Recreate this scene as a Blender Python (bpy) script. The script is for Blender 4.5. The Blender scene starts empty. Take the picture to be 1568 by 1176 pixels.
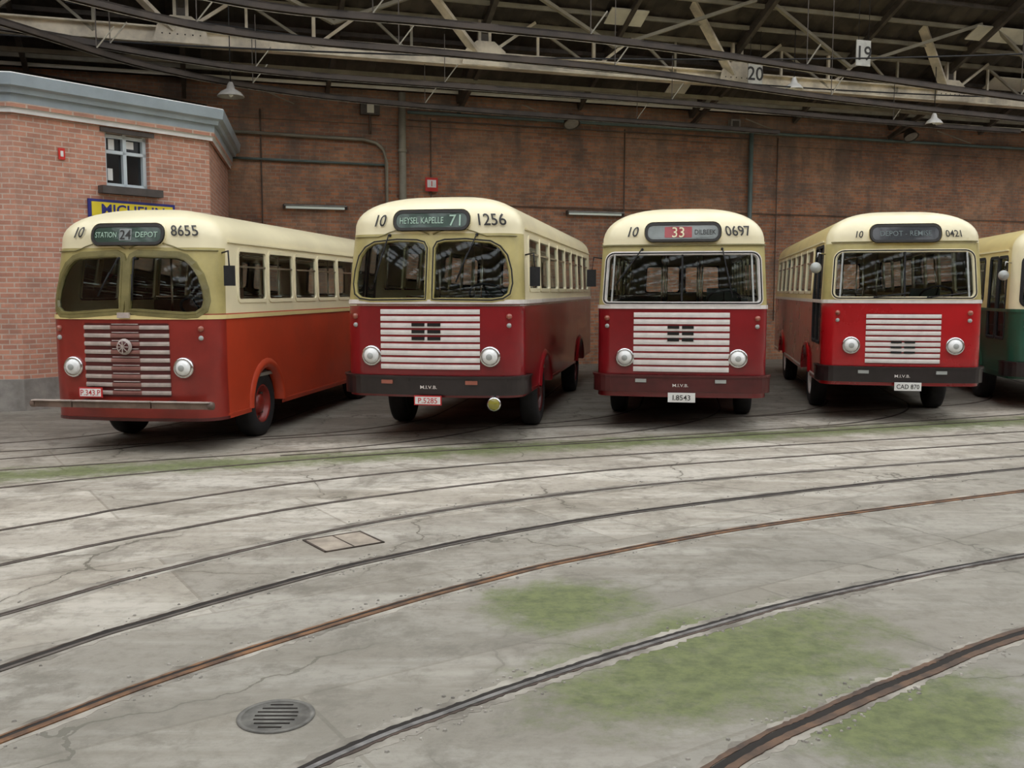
import bpy, math, random
from mathutils import Vector, Matrix
random.seed(4)
R_=math.radians
scene=bpy.context.scene
# ---------------------------------------------------------------- materials
MATS={}
def nt(name):
    m=bpy.data.materials.new(name); m.use_nodes=True
    n=m.node_tree; b=n.nodes['Principled BSDF']; MATS[name]=m
    return m,n,b
def node(n,t,**k):
    x=n.nodes.new(t)
    for a,v in k.items():
        if hasattr(x,a): setattr(x,a,v)
    return x
def mathn(n,op,a,b=None,c=None,clamp=False):
    x=n.nodes.new('ShaderNodeMath'); x.operation=op; x.use_clamp=clamp
    for i,v in enumerate((a,b,c)):
        if v is None: continue
        if isinstance(v,(int,float)): x.inputs[i].default_value=v
        else: n.links.new(v,x.inputs[i])
    return x.outputs[0]
def mixc(n,f,a,b,mode='MIX'):
    x=n.nodes.new('ShaderNodeMix'); x.data_type='RGBA'; x.blend_type=mode
    for s,v in ((x.inputs[0],f),(x.inputs[6],a),(x.inputs[7],b)):
        if isinstance(v,(int,float)): s.default_value=v
        elif isinstance(v,tuple): s.default_value=(*v[:3],1)
        else: n.links.new(v,s)
    return x.outputs[2]
def noise(n,vec,scale,detail=4,rough=.5,dist=0):
    x=n.nodes.new('ShaderNodeTexNoise'); x.inputs['Scale'].default_value=scale
    x.inputs['Detail'].default_value=detail; x.inputs['Roughness'].default_value=rough; x.inputs['Distortion'].default_value=dist
    if vec is not None: n.links.new(vec,x.inputs['Vector'])
    return x.outputs['Fac']
def ramp(n,f,lo,hi):
    x=n.nodes.new('ShaderNodeMapRange'); x.inputs[1].default_value=lo; x.inputs[2].default_value=hi
    x.interpolation_type='SMOOTHSTEP'
    n.links.new(f,x.inputs[0]); return x.outputs[0]
def simple(name,col,rough=.5,metal=0,var=.15,scale=3,coat=0,emit=0,col2=None):
    m,n,b=nt(name)
    tc=node(n,'ShaderNodeTexCoord')
    f=noise(n,tc.outputs['Object'],scale,5,.6)
    dark=tuple(c*(1-var) for c in col); lite=col2 or tuple(min(1,c*(1+var)) for c in col)
    n.links.new(mixc(n,ramp(n,f,.3,.7),dark,lite),b.inputs['Base Color'])
    n.links.new(mathn(n,'MULTIPLY_ADD',f,.15,max(0,rough-.07)),b.inputs['Roughness'])
    b.inputs['Metallic'].default_value=metal
    b.inputs['Coat Weight'].default_value=coat; b.inputs['Coat Roughness'].default_value=.06
    if emit:
        b.inputs['Emission Color'].default_value=(*col,1); b.inputs['Emission Strength'].default_value=emit
    return m
simple('paint_red',(.235,.008,.012),.3,0,.14,1.5,.7)
simple('paint_red_old',(.27,.022,.014),.4,0,.18,1.5,.35)
simple('paint_orange_red',(.54,.058,.020),.4,0,.12,1.2,.35)
simple('paint_bright_red',(.46,.008,.012),.28,0,.1,1.5,.7)
simple('paint_cream',(.86,.78,.52),.4,0,.06,1,.3)
simple('paint_cream_yellow',(.80,.66,.30),.4,0,.08,1,.3)
simple('paint_olive',(.46,.39,.15),.42,0,.15,2,.25)
simple('frame_olive_dark',(.19,.165,.06),.4,0,.2,4,.2)
simple('paint_green',(.015,.10,.06),.35,0,.1,2,.4)
simple('maroon',(.085,.012,.012),.4,0,.2,3,.2)
simple('bumper_black',(.018,.012,.012),.35,0,.3,3,.3)
simple('bumper_wood',(.16,.11,.085),.45,0,.3,5)
simple('rubber',(.014,.014,.015),.8,0,.3,8)
simple('under_dark',(.012,.011,.010),.9,0,.3,3)
simple('chrome',(.75,.75,.75),.18,1,.05,3)
simple('bar_white',(.80,.76,.72),.3,0,.08,6,.4)
simple('bar_silver_old',(.52,.45,.41),.35,.1,.18,5)
simple('bar_greypink',(.30,.14,.12),.35,.2,.12,6)
simple('white_paint',(.85,.85,.82),.4,0,.05,4)
simple('lamp_white',(.9,.92,.9),.12,0,.04,20,1)
simple('mirror_back',(.42,.44,.42),.3,0,.08,6,.4)
simple('blind_green',(.010,.045,.025),.3,0,.1,5,.6)
simple('blind_dark',(.012,.016,.02),.25,0,.2,5,.7)
simple('blind_red',(.35,.015,.02),.35,0,.1,5,.6)
simple('blind_grey',(.22,.25,.24),.3,0,.1,5,.6)
simple('blind_text',(.42,.60,.48),.5,0,.05,5)
simple('blind_text_dim',(.16,.20,.20),.5,0,.05,5)
simple('ink',(.02,.018,.015),.5,0,.1,5)
simple('plate_red',(.55,.03,.03),.5,0,.1,5)
simple('amber_dim',(.36,.11,.07),.3,0,.1,5,.7)
simple('yellow_lamp',(.30,.27,.04),.2,0,.1,5,.9)
simple('seat_green',(.05,.08,.07),.6,0,.2,5)
simple('seat_brown',(.16,.07,.04),.6,0,.2,5)
simple('interior_grey',(.36,.35,.30),.6,0,.1,5)
simple('girder_paint',(.66,.60,.48),.6,0,.35,1.4)
simple('sign_plate',(.50,.50,.46),.5,0,.2,3)
simple('steel_dark',(.085,.072,.060),.6,.2,.3,3)
simple('trough_brown',(.050,.038,.030),.6,0,.35,2)
simple('roof_sheet',(.060,.050,.040),.8,0,.5,1.2)
simple('roof_pale',(.70,.68,.58),.8,0,.15,1.2)
simple('cornice_blue',(.34,.41,.46),.5,0,.1,1.5)
simple('cornice_white',(.72,.72,.70),.5,0,.08,1.5)
simple('pipe_pale',(.28,.26,.20),.55,0,.2,2)
simple('pipe_teal',(.12,.17,.16),.5,0,.2,2)
simple('pipe_brown',(.11,.075,.055),.6,0,.25,2)
simple('stone_grey',(.30,.285,.26),.8,0,.25,3)
simple('stone_dark',(.08,.07,.065),.8,0,.2,4)
simple('sign_blue',(.02,.025,.22),.4,0,.05,3)
simple('sign_yellow',(.80,.66,.03),.4,0,.05,3)
simple('sign_red',(.65,.03,.02),.4,0,.05,3)
simple('window_white',(.60,.68,.72),.5,0,.05,3)
simple('door_blue',(.20,.26,.30),.5,0,.1,3)
simple('dark_pane',(.015,.018,.02),.08,0,.3,2,.5)
simple('tube_light',(.85,.95,.85),.4,0,.02,3,0,.25)
simple('rail_steel',(.13,.115,.10),.45,.4,.3,6)
simple('rail_bright',(.40,.39,.38),.3,.8,.4,6)
simple('rail_rust',(.105,.065,.045),.7,.2,.35,5,col2=(.27,.135,.06))
simple('rail_rust_dark',(.09,.065,.05),.7,.2,.4,5,col2=(.17,.10,.06))
simple('groove',(.020,.016,.012),.9,0,.3,6)
simple('groove_brown',(.075,.055,.042),.9,0,.45,3)
simple('track_bedding',(.20,.18,.145),.9,0,.25,2.5,col2=(.42,.39,.33))
simple('iron_cover',(.17,.165,.145),.7,.2,.35,7)
simple('hatch_stone',(.33,.28,.22),.8,0,.25,5)
simple('rubble_grey',(.32,.30,.26),.9,0,.4,8)
# glass
m,n,b=nt('bus_glass'); n.nodes.remove(b)
out=n.nodes['Material Output']
tr=node(n,'ShaderNodeBsdfTransparent'); tr.inputs[0].default_value=(.86,.92,.90,1)
gl=node(n,'ShaderNodeBsdfGlossy'); gl.inputs['Roughness'].default_value=.03; gl.inputs['Color'].default_value=(.70,.75,.76,1)
fr=node(n,'ShaderNodeFresnel'); fr.inputs[0].default_value=1.42
mx=node(n,'ShaderNodeMixShader')
n.links.new(mathn(n,'MULTIPLY_ADD',fr.outputs[0],1.0,.01,True),mx.inputs[0]); n.links.new(tr.outputs[0],mx.inputs[1]); n.links.new(gl.outputs[0],mx.inputs[2]); n.links.new(mx.outputs[0],out.inputs[0])
# brick
def brickmat(name,c1,c2,mort,stain=(.12,.09,.07),stainamt=.5,wash=(.5,.36,.24),washamt=.4,dirt=.3,topdark=0):
    m,n,b=nt(name)
    tc=node(n,'ShaderNodeTexCoord'); sp=node(n,'ShaderNodeSeparateXYZ'); n.links.new(tc.outputs['Object'],sp.inputs[0])
    cb=node(n,'ShaderNodeCombineXYZ'); n.links.new(sp.outputs[0],cb.inputs[0]); n.links.new(sp.outputs[2],cb.inputs[1])
    br=node(n,'ShaderNodeTexBrick'); n.links.new(cb.outputs[0],br.inputs['Vector'])
    br.inputs['Color1'].default_value=(*c1,1); br.inputs['Color2'].default_value=(*c2,1); br.inputs['Mortar'].default_value=(*mort,1)
    br.inputs['Scale'].default_value=1; br.inputs['Mortar Size'].default_value=.012; br.inputs['Mortar Smooth'].default_value=.2
    br.inputs['Brick Width'].default_value=.25; br.inputs['Row Height'].default_value=.09; br.inputs['Bias'].default_value=-.1
    big=noise(n,cb.outputs[0],.35,5,.6,.6)
    mp=node(n,'ShaderNodeMapping'); mp.inputs['Scale'].default_value=(1.3,.25,1); n.links.new(cb.outputs[0],mp.inputs[0])
    st=noise(n,mp.outputs[0],.9,6,.65)
    mp2=node(n,'ShaderNodeMapping'); mp2.inputs['Scale'].default_value=(.35,1.5,1); mp2.inputs['Location'].default_value=(5,3,0); n.links.new(cb.outputs[0],mp2.inputs[0])
    hz=noise(n,mp2.outputs[0],.9,6,.65)
    fine=noise(n,cb.outputs[0],2.5,7,.75)
    c=mixc(n,mathn(n,'MULTIPLY',ramp(n,big,.42,.66),washamt),br.outputs[0],wash)
    c=mixc(n,mathn(n,'MULTIPLY',ramp(n,st,.47,.66),stainamt),c,stain)
    c=mixc(n,mathn(n,'MULTIPLY',ramp(n,hz,.50,.66),stainamt*.8),c,tuple(x*1.3 for x in stain))
    c=mixc(n,mathn(n,'MULTIPLY',ramp(n,fine,.44,.60),dirt),c,(.11,.088,.07))
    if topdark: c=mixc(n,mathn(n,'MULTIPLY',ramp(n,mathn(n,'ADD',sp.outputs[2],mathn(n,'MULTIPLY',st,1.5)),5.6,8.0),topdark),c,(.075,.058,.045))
    n.links.new(c,b.inputs['Base Color']); b.inputs['Roughness'].default_value=.7
    bp=node(n,'ShaderNodeBump'); bp.inputs['Strength'].default_value=.5; bp.inputs['Distance'].default_value=.012
    n.links.new(mathn(n,'SUBTRACT',1,br.outputs[1]),bp.inputs['Height']); n.links.new(bp.outputs[0],b.inputs['Normal'])
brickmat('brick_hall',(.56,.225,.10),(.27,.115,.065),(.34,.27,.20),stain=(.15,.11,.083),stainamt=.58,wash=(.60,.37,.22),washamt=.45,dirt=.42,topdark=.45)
brickmat('brick_office',(.64,.31,.21),(.46,.21,.145),(.62,.49,.40),stain=(.20,.14,.11),stainamt=.28,wash=(.66,.42,.32),washamt=.3,dirt=.20)
# ground
m,n,b=nt('concrete_ground')
tc=node(n,'ShaderNodeTexCoord'); V=tc.outputs['Object']; sp=node(n,'ShaderNodeSeparateXYZ'); n.links.new(V,sp.inputs[0])
X,Y=sp.outputs[0],sp.outputs[1]
mp=node(n,'ShaderNodeMapping'); mp.inputs['Rotation'].default_value=(0,0,R_(-30)); mp.inputs['Scale'].default_value=(.3,1.5,1); n.links.new(V,mp.inputs[0])
n1=noise(n,V,.45,6,.6,.3); n2=noise(n,mp.outputs[0],.9,7,.7,.3); n3=noise(n,V,9,6,.7); n4=noise(n,V,1.7,8,.72,.3); n5=noise(n,V,28,5,.7); n6=noise(n,V,.9,7,.65,.8)
c=mixc(n,ramp(n,n1,.35,.68),(.37,.335,.275),(.50,.46,.395))
c=mixc(n,mathn(n,'MULTIPLY',ramp(n,n2,.44,.62),.80),c,(.70,.665,.59))
c=mixc(n,mathn(n,'MULTIPLY',ramp(n,n4,.50,.65),.70),c,(.22,.195,.155))
c=mixc(n,mathn(n,'MULTIPLY',ramp(n,n6,.53,.66),.55),c,(.25,.225,.18))
c=mixc(n,mathn(n,'MULTIPLY',ramp(n,n3,.45,.70),.42),c,(.19,.17,.14))
c=mixc(n,mathn(n,'MULTIPLY',ramp(n,n5,.55,.75),.30),c,(.66,.64,.58))
# slab to slab variation: casting bays lie along the tracks
mpb=node(n,'ShaderNodeMapping'); mpb.inputs['Rotation'].default_value=(0,0,R_(-33)); n.links.new(V,mpb.inputs[0])
bk=node(n,'ShaderNodeTexBrick'); n.links.new(mpb.outputs[0],bk.inputs['Vector']); bk.inputs['Scale'].default_value=1
bk.inputs['Brick Width'].default_value=3.4; bk.inputs['Row Height'].default_value=1.55; bk.inputs['Mortar Size'].default_value=.012; bk.inputs['Mortar Smooth'].default_value=.0
bk.inputs['Color1'].default_value=(.74,.74,.73,1); bk.inputs['Color2'].default_value=(1.06,1.05,1.03,1); bk.inputs['Mortar'].default_value=(.62,.60,.56,1)
c=mixc(n,.75,c,bk.outputs[0],'MULTIPLY')
dv=node(n,'ShaderNodeVectorMath'); dv.operation='ADD'
nz=node(n,'ShaderNodeTexNoise'); nz.inputs['Scale'].default_value=1.6; nz.inputs['Detail'].default_value=6; n.links.new(V,nz.inputs['Vector'])
sc=node(n,'ShaderNodeVectorMath'); sc.operation='SCALE'; sc.inputs['Scale'].default_value=.7; n.links.new(nz.outputs['Color'],sc.inputs[0])
n.links.new(V,dv.inputs[0]); n.links.new(sc.outputs[0],dv.inputs[1])
vo=node(n,'ShaderNodeTexVoronoi'); vo.feature='DISTANCE_TO_EDGE'; vo.inputs['Scale'].default_value=.5; n.links.new(dv.outputs[0],vo.inputs['Vector'])
cr=mathn(n,'MULTIPLY',mathn(n,'LESS_THAN',vo.outputs[0],.0045),ramp(n,noise(n,V,.5,3),.44,.54))
c=mixc(n,mathn(n,'MULTIPLY',cr,.80),c,(.08,.07,.05))
crw=mathn(n,'MULTIPLY',mathn(n,'SUBTRACT',1,ramp(n,vo.outputs[0],.0,.04)),.28)
c=mixc(n,crw,c,(.22,.20,.155))
def blob(cx,cy,rx,ry,rot=.6):
    dx=mathn(n,'SUBTRACT',X,cx); dy=mathn(n,'SUBTRACT',Y,cy)
    ca,sa=math.cos(rot),math.sin(rot)
    u=mathn(n,'ADD',mathn(n,'MULTIPLY',dx,ca/rx),mathn(n,'MULTIPLY',dy,sa/rx))
    v=mathn(n,'ADD',mathn(n,'MULTIPLY',dx,-sa/ry),mathn(n,'MULTIPLY',dy,ca/ry))
    r=mathn(n,'ADD',mathn(n,'MULTIPLY',u,u),mathn(n,'MULTIPLY',v,v))
    return mathn(n,'SUBTRACT',1,r,None,True)
dk=ramp(n,mathn(n,'ADD',mathn(n,'SUBTRACT',mathn(n,'MULTIPLY',X,.25),mathn(n,'MULTIPLY',Y,.42)),mathn(n,'MULTIPLY',n1,2)),-3.4,-.8)
c=mixc(n,mathn(n,'MULTIPLY',dk,.60),c,(.185,.18,.15))  # weaker light on the near floor, painted into the concrete colour
# shade under and behind the bus row, painted into the ground colour
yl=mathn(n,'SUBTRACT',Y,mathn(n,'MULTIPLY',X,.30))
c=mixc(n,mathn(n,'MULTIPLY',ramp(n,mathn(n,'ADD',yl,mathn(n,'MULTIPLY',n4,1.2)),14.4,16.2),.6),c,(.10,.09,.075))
line=mathn(n,'ABSOLUTE',mathn(n,'SUBTRACT',mathn(n,'SUBTRACT',Y,mathn(n,'MULTIPLY',X,.33)),12.75))
strip=mathn(n,'MULTIPLY',mathn(n,'SUBTRACT',1,mathn(n,'MULTIPLY',line,1.2),None,True),1.0)
ms=mathn(n,'MAXIMUM',mathn(n,'MAXIMUM',blob(1.2,5.35,1.7,.95),blob(.35,6.3,.8,.7)),strip)
ms=mathn(n,'MAXIMUM',ms,blob(2.0,4.6,1.0,.7))
mo=mathn(n,'MULTIPLY',ramp(n,mathn(n,'ADD',mathn(n,'MULTIPLY',ms,.85),mathn(n,'MULTIPLY',mathn(n,'SUBTRACT',noise(n,V,2.4,9,.8),.5),1.7)),.15,.78),.85)
c=mixc(n,mo,c,mixc(n,ramp(n,n3,.3,.7),(.08,.105,.028),(.18,.22,.07)))
c=mixc(n,1.0,c,(.91,.90,.88),'MULTIPLY')
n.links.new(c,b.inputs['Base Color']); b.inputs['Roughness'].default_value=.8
bp=node(n,'ShaderNodeBump'); bp.inputs['Strength'].default_value=.5; bp.inputs['Distance'].default_value=.02
n.links.new(mathn(n,'SUBTRACT',mathn(n,'ADD',n3,n4),mathn(n,'MULTIPLY',cr,2)),bp.inputs['Height']); n.links.new(bp.outputs[0],b.inputs['Normal'])

# ---------------------------------------------------------------- mesh builder
class MB:
    def __init__(s): s.v=[]; s.f=[]; s.m=[]; s.sm=[]; s.names=[]
    def mi(s,name):
        if name not in s.names: s.names.append(name)
        return s.names.index(name)
    def add(s,vs,fs,mat,smooth=False):
        o=len(s.v); s.v+= [tuple(p) for p in vs]
        k=s.mi(mat)
        for f in fs:
            s.f.append(tuple(i+o for i in f)); s.m.append(k); s.sm.append(smooth)
    def box(s,c,d,mat,M=None,bev=0):
        x,y,z=[q/2 for q in d]
        vs=[Vector((sx*x,sy*y,sz*z)) for sz in(-1,1) for sy in(-1,1) for sx in(-1,1)]
        if M is not None: vs=[M@p for p in vs]
        vs=[p+Vector(c) for p in vs]
        s.add(vs,[(0,2,3,1),(4,5,7,6),(0,1,5,4),(2,6,7,3),(0,4,6,2),(1,3,7,5)],mat)
    def beam(s,p,q,w,h,mat):
        p=Vector(p); q=Vector(q); d=(q-p); L=d.length
        if L<1e-6: return
        z=d.normalized(); up=Vector((0,0,1)) if abs(z.z)<.95 else Vector((0,1,0))
        x=z.cross(up).normalized(); y=x.cross(z)
        M=Matrix((x,y,z)).transposed()
        s.box((p+q)/2,(w,h,L),mat,M)
    def tube(s,pts,r,mat,n=8,closed=False):
        pts=[Vector(p) for p in pts]; N=len(pts); vs=[];fs=[]
        for i,p in enumerate(pts):
            a=pts[(i-1)%N] if (i>0 or closed) else p; c=pts[(i+1)%N] if (i<N-1 or closed) else p
            t=(c-a).normalized(); up=Vector((0,0,1)) if abs(t.z)<.9 else Vector((0,1,0))
            x=t.cross(up).normalized(); y=x.cross(t)
            for k in range(n):
                an=2*math.pi*k/n; vs.append(p+x*math.cos(an)*r+y*math.sin(an)*r)
        for i in range(N if closed else N-1):
            j=(i+1)%N
            for k in range(n):
                k2=(k+1)%n; fs.append((i*n+k,i*n+k2,j*n+k2,j*n+k))
        if not closed: fs+= [tuple(range(n))[::-1],tuple((N-1)*n+k for k in range(n))]
        s.add(vs,fs,mat,True)
    def lathe(s,prof,o,ax,mat,n=24):
        o=Vector(o); ax=Vector(ax).normalized(); up=Vector((0,0,1)) if abs(ax.z)<.9 else Vector((0,1,0))
        x=ax.cross(up).normalized(); y=x.cross(ax); vs=[];fs=[]
        for r,h in prof:
            for k in range(n):
                an=2*math.pi*k/n; vs.append(o+ax*h+(x*math.cos(an)+y*math.sin(an))*r)
        for i in range(len(prof)-1):
            for k in range(n):
                k2=(k+1)%n; fs.append((i*n+k,i*n+k2,(i+1)*n+k2,(i+1)*n+k))
        s.add(vs,fs,mat,True)
    def obj(s,name,parent=None,M=None):
        me=bpy.data.meshes.new(name); me.from_pydata(s.v,[],s.f)
        for nm in s.names: me.materials.append(MATS[nm])
        me.polygons.foreach_set('material_index',s.m); me.polygons.foreach_set('use_smooth',s.sm); me.update()
        o=bpy.data.objects.new(name,me); scene.collection.objects.link(o)
        if parent: o.parent=parent
        if M is not None: o.matrix_world=M
        return o
def empty(name,loc=(0,0,0),rz=0):
    e=bpy.data.objects.new(name,None); scene.collection.objects.link(e); e.location=loc; e.rotation_euler=(0,0,rz); e.empty_display_size=.3
    return e
_tc={}
def textmesh(t,bold=.012):
    if (t,bold) in _tc: return _tc[(t,bold)]
    cu=bpy.data.curves.new('t','FONT'); cu.body=t; cu.size=1.0; cu.align_x='CENTER'; cu.offset=bold; cu.resolution_u=3
    o=bpy.data.objects.new('t',cu); scene.collection.objects.link(o)
    dg=bpy.context.evaluated_depsgraph_get(); me=bpy.data.meshes.new_from_object(o.evaluated_get(dg))
    vs=[(v.co.x,v.co.y) for v in me.vertices]; fs=[tuple(p.vertices) for p in me.polygons]
    bpy.data.objects.remove(o); bpy.data.meshes.remove(me); bpy.data.curves.remove(cu)
    _tc[(t,bold)]=(vs,fs); return vs,fs
def text_on(mb,t,fn,ac,zc,h,mat,sx=1.0,bold=.012,maxw=None):
    if not t: return
    vs,fs=textmesh(t,bold); k=h/.70
    wd=(max(v[0] for v in vs)-min(v[0] for v in vs))*k
    if maxw and wd*sx>maxw: sx=maxw/wd
    mb.add([fn(ac+x*k*sx,zc-h/2+y*k) for x,y in vs],fs,mat)

# ---------------------------------------------------------------- bus
def rr(a0,a1,z0,z1,rad=.05,n=5):
    if not isinstance(rad,(tuple,list)): rad=(rad,)*4   # bl br tr tl
    pts=[]
    for (cx,cz,r,s) in ((a0,z0,rad[0],180),(a1,z0,rad[1],270),(a1,z1,rad[2],0),(a0,z1,rad[3],90)):
        ox=cx+r*(1 if cx==a0 else -1); oz=cz+r*(1 if cz==z0 else -1)
        for i in range(n+1):
            an=R_(s+90*i/n); pts.append((ox+r*math.cos(an),oz+r*math.sin(an)))
    return pts
def dens(pts,step=.12):
    o=[]
    for i,p in enumerate(pts):
        q=pts[(i+1)%len(pts)]; d=math.hypot(q[0]-p[0],q[1]-p[1]); k=max(1,int(d/step))
        for j in range(k): o.append((p[0]+(q[0]-p[0])*j/k,p[1]+(q[1]-p[1])*j/k))
    return o
def offs(pts,w):
    o=[];N=len(pts)
    for i in range(N):
        a=pts[i-1];c=pts[(i+1)%N]; dx,dz=c[0]-a[0],c[1]-a[1]; L=math.hypot(dx,dz) or 1
        o.append((pts[i][0]+dz/L*w,pts[i][1]-dx/L*w))
    return o
def inside(p,poly):
    x,y=p;c=False;j=len(poly)-1
    for i in range(len(poly)):
        xi,yi=poly[i];xj,yj=poly[j]
        if (yi>y)!=(yj>y) and x<(xj-xi)*(y-yi)/(yj-yi)+xi: c=not c
        j=i
    return c
def mirror(poly): return [(-a,z) for a,z in poly][::-1]

def make_bus(c):
    W,L,R,b=c['W'],c['L'],c['R'],c['b']; zb,zc,zr=c['zb'],c['zc'],c['zr']; belt=c['belt']; D=c['D']; nn=2.4; hr=zr-zc
    A1=W/2-R; Ac=R*math.pi/2; A2=A1+Ac; As=L-2*R-b; A3=A2+As; A4=A3+Ac; A5=A4+A1
    rake=c['rake']; tum=c.get('tum',.05)
    def yf(z):
        if z<belt: return .0 + (.05*max(0,(1.0-z)) if z<1 else 0)
        return rake*((z-belt)/(zc-belt))**1.2
    def hw(z): return W/2-(tum*(z-belt)/(zc-belt) if z>belt else 0)
    def P0(a,z):
        s=-1 if a<0 else 1; t=abs(a); zz=min(z,zc); k=1
        if z>zc: k=max(0,1-min(1,(z-zc)/hr)**nn)**(1/nn)
        h=hw(zz)*k; y0=yf(zz)+D*(1-k); r=R*k; bz=b*k; y1=L-.7*(1-k)
        if t<=A1: q=t/A1; x=q*(h-r); y=y0+bz*q*q
        elif t<=A2: f=(t-A1)/R; x=h-r+r*math.sin(f); y=y0+bz+r*(1-math.cos(f))
        elif t<=A3: q=(t-A2)/As; x=h; y=(y0+bz+r)*(1-q)+(y1-r)*q
        elif t<=A4: f=(t-A3)/R; x=h-r+r*math.cos(f); y=y1-r+r*math.sin(f)
        else: q=max(0,1-(t-A4)/A1); x=q*(h-r); y=y1
        return Vector((s*x,y,z))
    def P(a,z,off=0):
        p=P0(a,z)
        if off==0: return p
        e=.01; z=min(z,zr-.02)
        da=P0(a+e,z)-P0(a-e,z); dz=P0(a,z+e)-P0(a,z-e); nrm=da.cross(dz)
        if nrm.length<1e-9: return p
        return p+nrm.normalized()*off
    aY=lambda y:A2+(y-b-R)
    root=empty(c['name'],(c['loc'][0],c['loc'][1],0),-R_(c['yaw']))
    wins=[]
    for p in c['front']: wins.append((dens(p),c['fw'],c['fmat'],'f')); wins.append((dens(mirror(p)),c['fw'],c['fmat'],'f'))
    for p in c.get('front1',[]): wins.append((dens(p,.1),c['fw'],c['fmat'],'f'))
    sy0,pitch,ns,swz0,swz1=c['side']
    for side in (1,-1):
        for i in range(ns):
            y0=sy0+i*pitch+.045; y1=sy0+(i+1)*pitch-.045
            if y1>L-.35: break
            if side==-1 and c['door'] and y0<c['door'][1]+.1: continue
            poly=rr(aY(y0),aY(y1),swz0,swz1,.07,3)
            wins.append((dens(poly if side>0 else mirror(poly),.15),.035,c.get('smat','paint_cream'),'s'))
    if c['door']:
        d0,d1=c['door']; mid=(d0+d1)/2
        for (q0,q1) in ((d0+.05,mid-.03),(mid+.03,d1-.05)):
            wins.append((dens(mirror(rr(aY(q0),aY(q1),1.25,swz1,.05,3)),.15),.03,'rubber','s'))
    # rear window: seen through the saloon from the front
    rw=rr(A5-.95,A5-.06,swz0+.05,swz1-.02,.10,4)
    for p_ in (rw,mirror(rw)): wins.append((dens(p_,.15),.035,'rubber','s'))
    # shell
    sh=MB()
    ca=[0]
    def span(a,bb,st):
        k=max(1,round((bb-a)/st)); return [a+(bb-a)*(i+1)/k for i in range(k)]
    ca+=span(0,A1,.05)+span(A1,A2,.05)+span(A2,A3,.06)+span(A3,A4,.08)+span(A4,A5,.06)
    cols=[-x for x in ca[::-1]][:-1]+ca
    keys=sorted(set([zb]+c['zkeys']+[belt,zc])); rows=[keys[0]]
    for k in keys[1:]: rows+=span(rows[-1],k,.05)
    for i in range(1,15): 
        ph=math.pi/2*i/14; rows.append(zc+hr*math.sin(ph)**(2/nn))
    nc=len(cols)
    vs=[P(a,z) for z in rows for a in cols]
    ax1=c['axle']; ax2=ax1+c['wb']; wr=c['wr']
    for j in range(len(rows)-1):
        z=(rows[j]+rows[j+1])/2
        for i in range(nc-1):
            a=(cols[i]+cols[i+1])/2
            if A2<abs(a)<A3 and z<1.2:
                y=P0(abs(a),z).y
                if any(math.hypot(y-q,z-wr)<wr+.12 for q in(ax1,ax2)): continue
            hit=False
            if 1.2<z<zc+.05:
                for w in wins:
                    if inside((a,z),w[0]): hit=True;break
            if hit: continue
            mat=c['col'](abs(a),z,A1,A2)
            o=j*nc+i
            sh.f.append((o,o+1,o+nc+1,o+nc)); sh.m.append(sh.mi(mat)); sh.sm.append(True)
    sh.v=[tuple(v) for v in vs]
    sh.obj('body_shell',root)
    tr=MB(); gs=MB()
    def patch(mb,poly,off,mat,rings=5,fn=None,smooth=True):
        fn=fn or P; cx=sum(p[0] for p in poly)/len(poly); cz=sum(p[1] for p in poly)/len(poly); N=len(poly)
        v=[fn(cx,cz,off)];f=[]
        for k in range(1,rings+1):
            t=k/rings
            for p in poly: v.append(fn(cx+(p[0]-cx)*t,cz+(p[1]-cz)*t,off))
        for i in range(N): f.append((0,1+i,1+(i+1)%N))
        for k in range(rings-1):
            for i in range(N):
                i2=(i+1)%N; f.append((1+k*N+i,1+(k+1)*N+i,1+(k+1)*N+i2,1+k*N+i2))
        mb.add(v,f,mat,smooth)
    def frame(poly,w,h,mat,inw=.03,fn=None,deep=.03,mb=None):
        fn=fn or P; mb=mb or tr
        A=offs(poly,w);B=offs(poly,-inw);N=len(poly)
        rg=[(A,-.005),(offs(poly,w*.8),h),(offs(poly,-inw*.7),h),(B,-deep)]
        v=[];f=[]
        for q,o in rg:
            for p in q: v.append(fn(p[0],p[1],o))
        for k in range(3):
            for i in range(N):
                i2=(i+1)%N; f.append((k*N+i,k*N+i2,(k+1)*N+i2,(k+1)*N+i))
        mb.add(v,f,mat,False)
    def strip(mb,a0,a1,z0,z1,off,mat,step=.08,round_=False,fn=None):
        fn=fn or P; k=max(2,int(abs(a1-a0)/step)); 
        pr=[(z0,0),(z0,off),(z1,off),(z1,0)] if not round_ else [(z0,0),(z0+(z1-z0)*.06,off*.85),((z0+z1)/2,off),(z1-(z1-z0)*.06,off*.85),(z1,0)]
        v=[];f=[];m_=len(pr)
        for i in range(k+1):
            a=a0+(a1-a0)*i/k
            for z,o in pr: v.append(fn(a,z,o-.003))
        for i in range(k):
            for j in range(m_-1): f.append((i*m_+j,(i+1)*m_+j,(i+1)*m_+j+1,i*m_+j+1))
        f.append(tuple(range(m_))); f.append(tuple(k*m_+j for j in range(m_))[::-1])
        mb.add(v,f,mat,False)
    for poly,w,mt,kind in wins:
        patch(gs,poly,-.012,'bus_glass',6 if kind=='f' else 2)
        frame(poly,w,.022 if kind=='f' else .012,mt)
        if kind=='f': frame(poly,.012,.028,'rubber' if c.get('gasket',1) else mt,.012)
        if kind=='s':
            aa=[p[0] for p in poly]; mz=swz1-.24
            if max(aa)-min(aa)>.95: strip(tr,min(aa),max(aa),mz,mz+.025,.012,'chrome' if c.get('vent',1) else 'rubber',.2)
    if c.get('split'): strip(tr,-.014,.014,c['split'][0],c['split'][1],.02,'rubber',.01)
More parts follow.
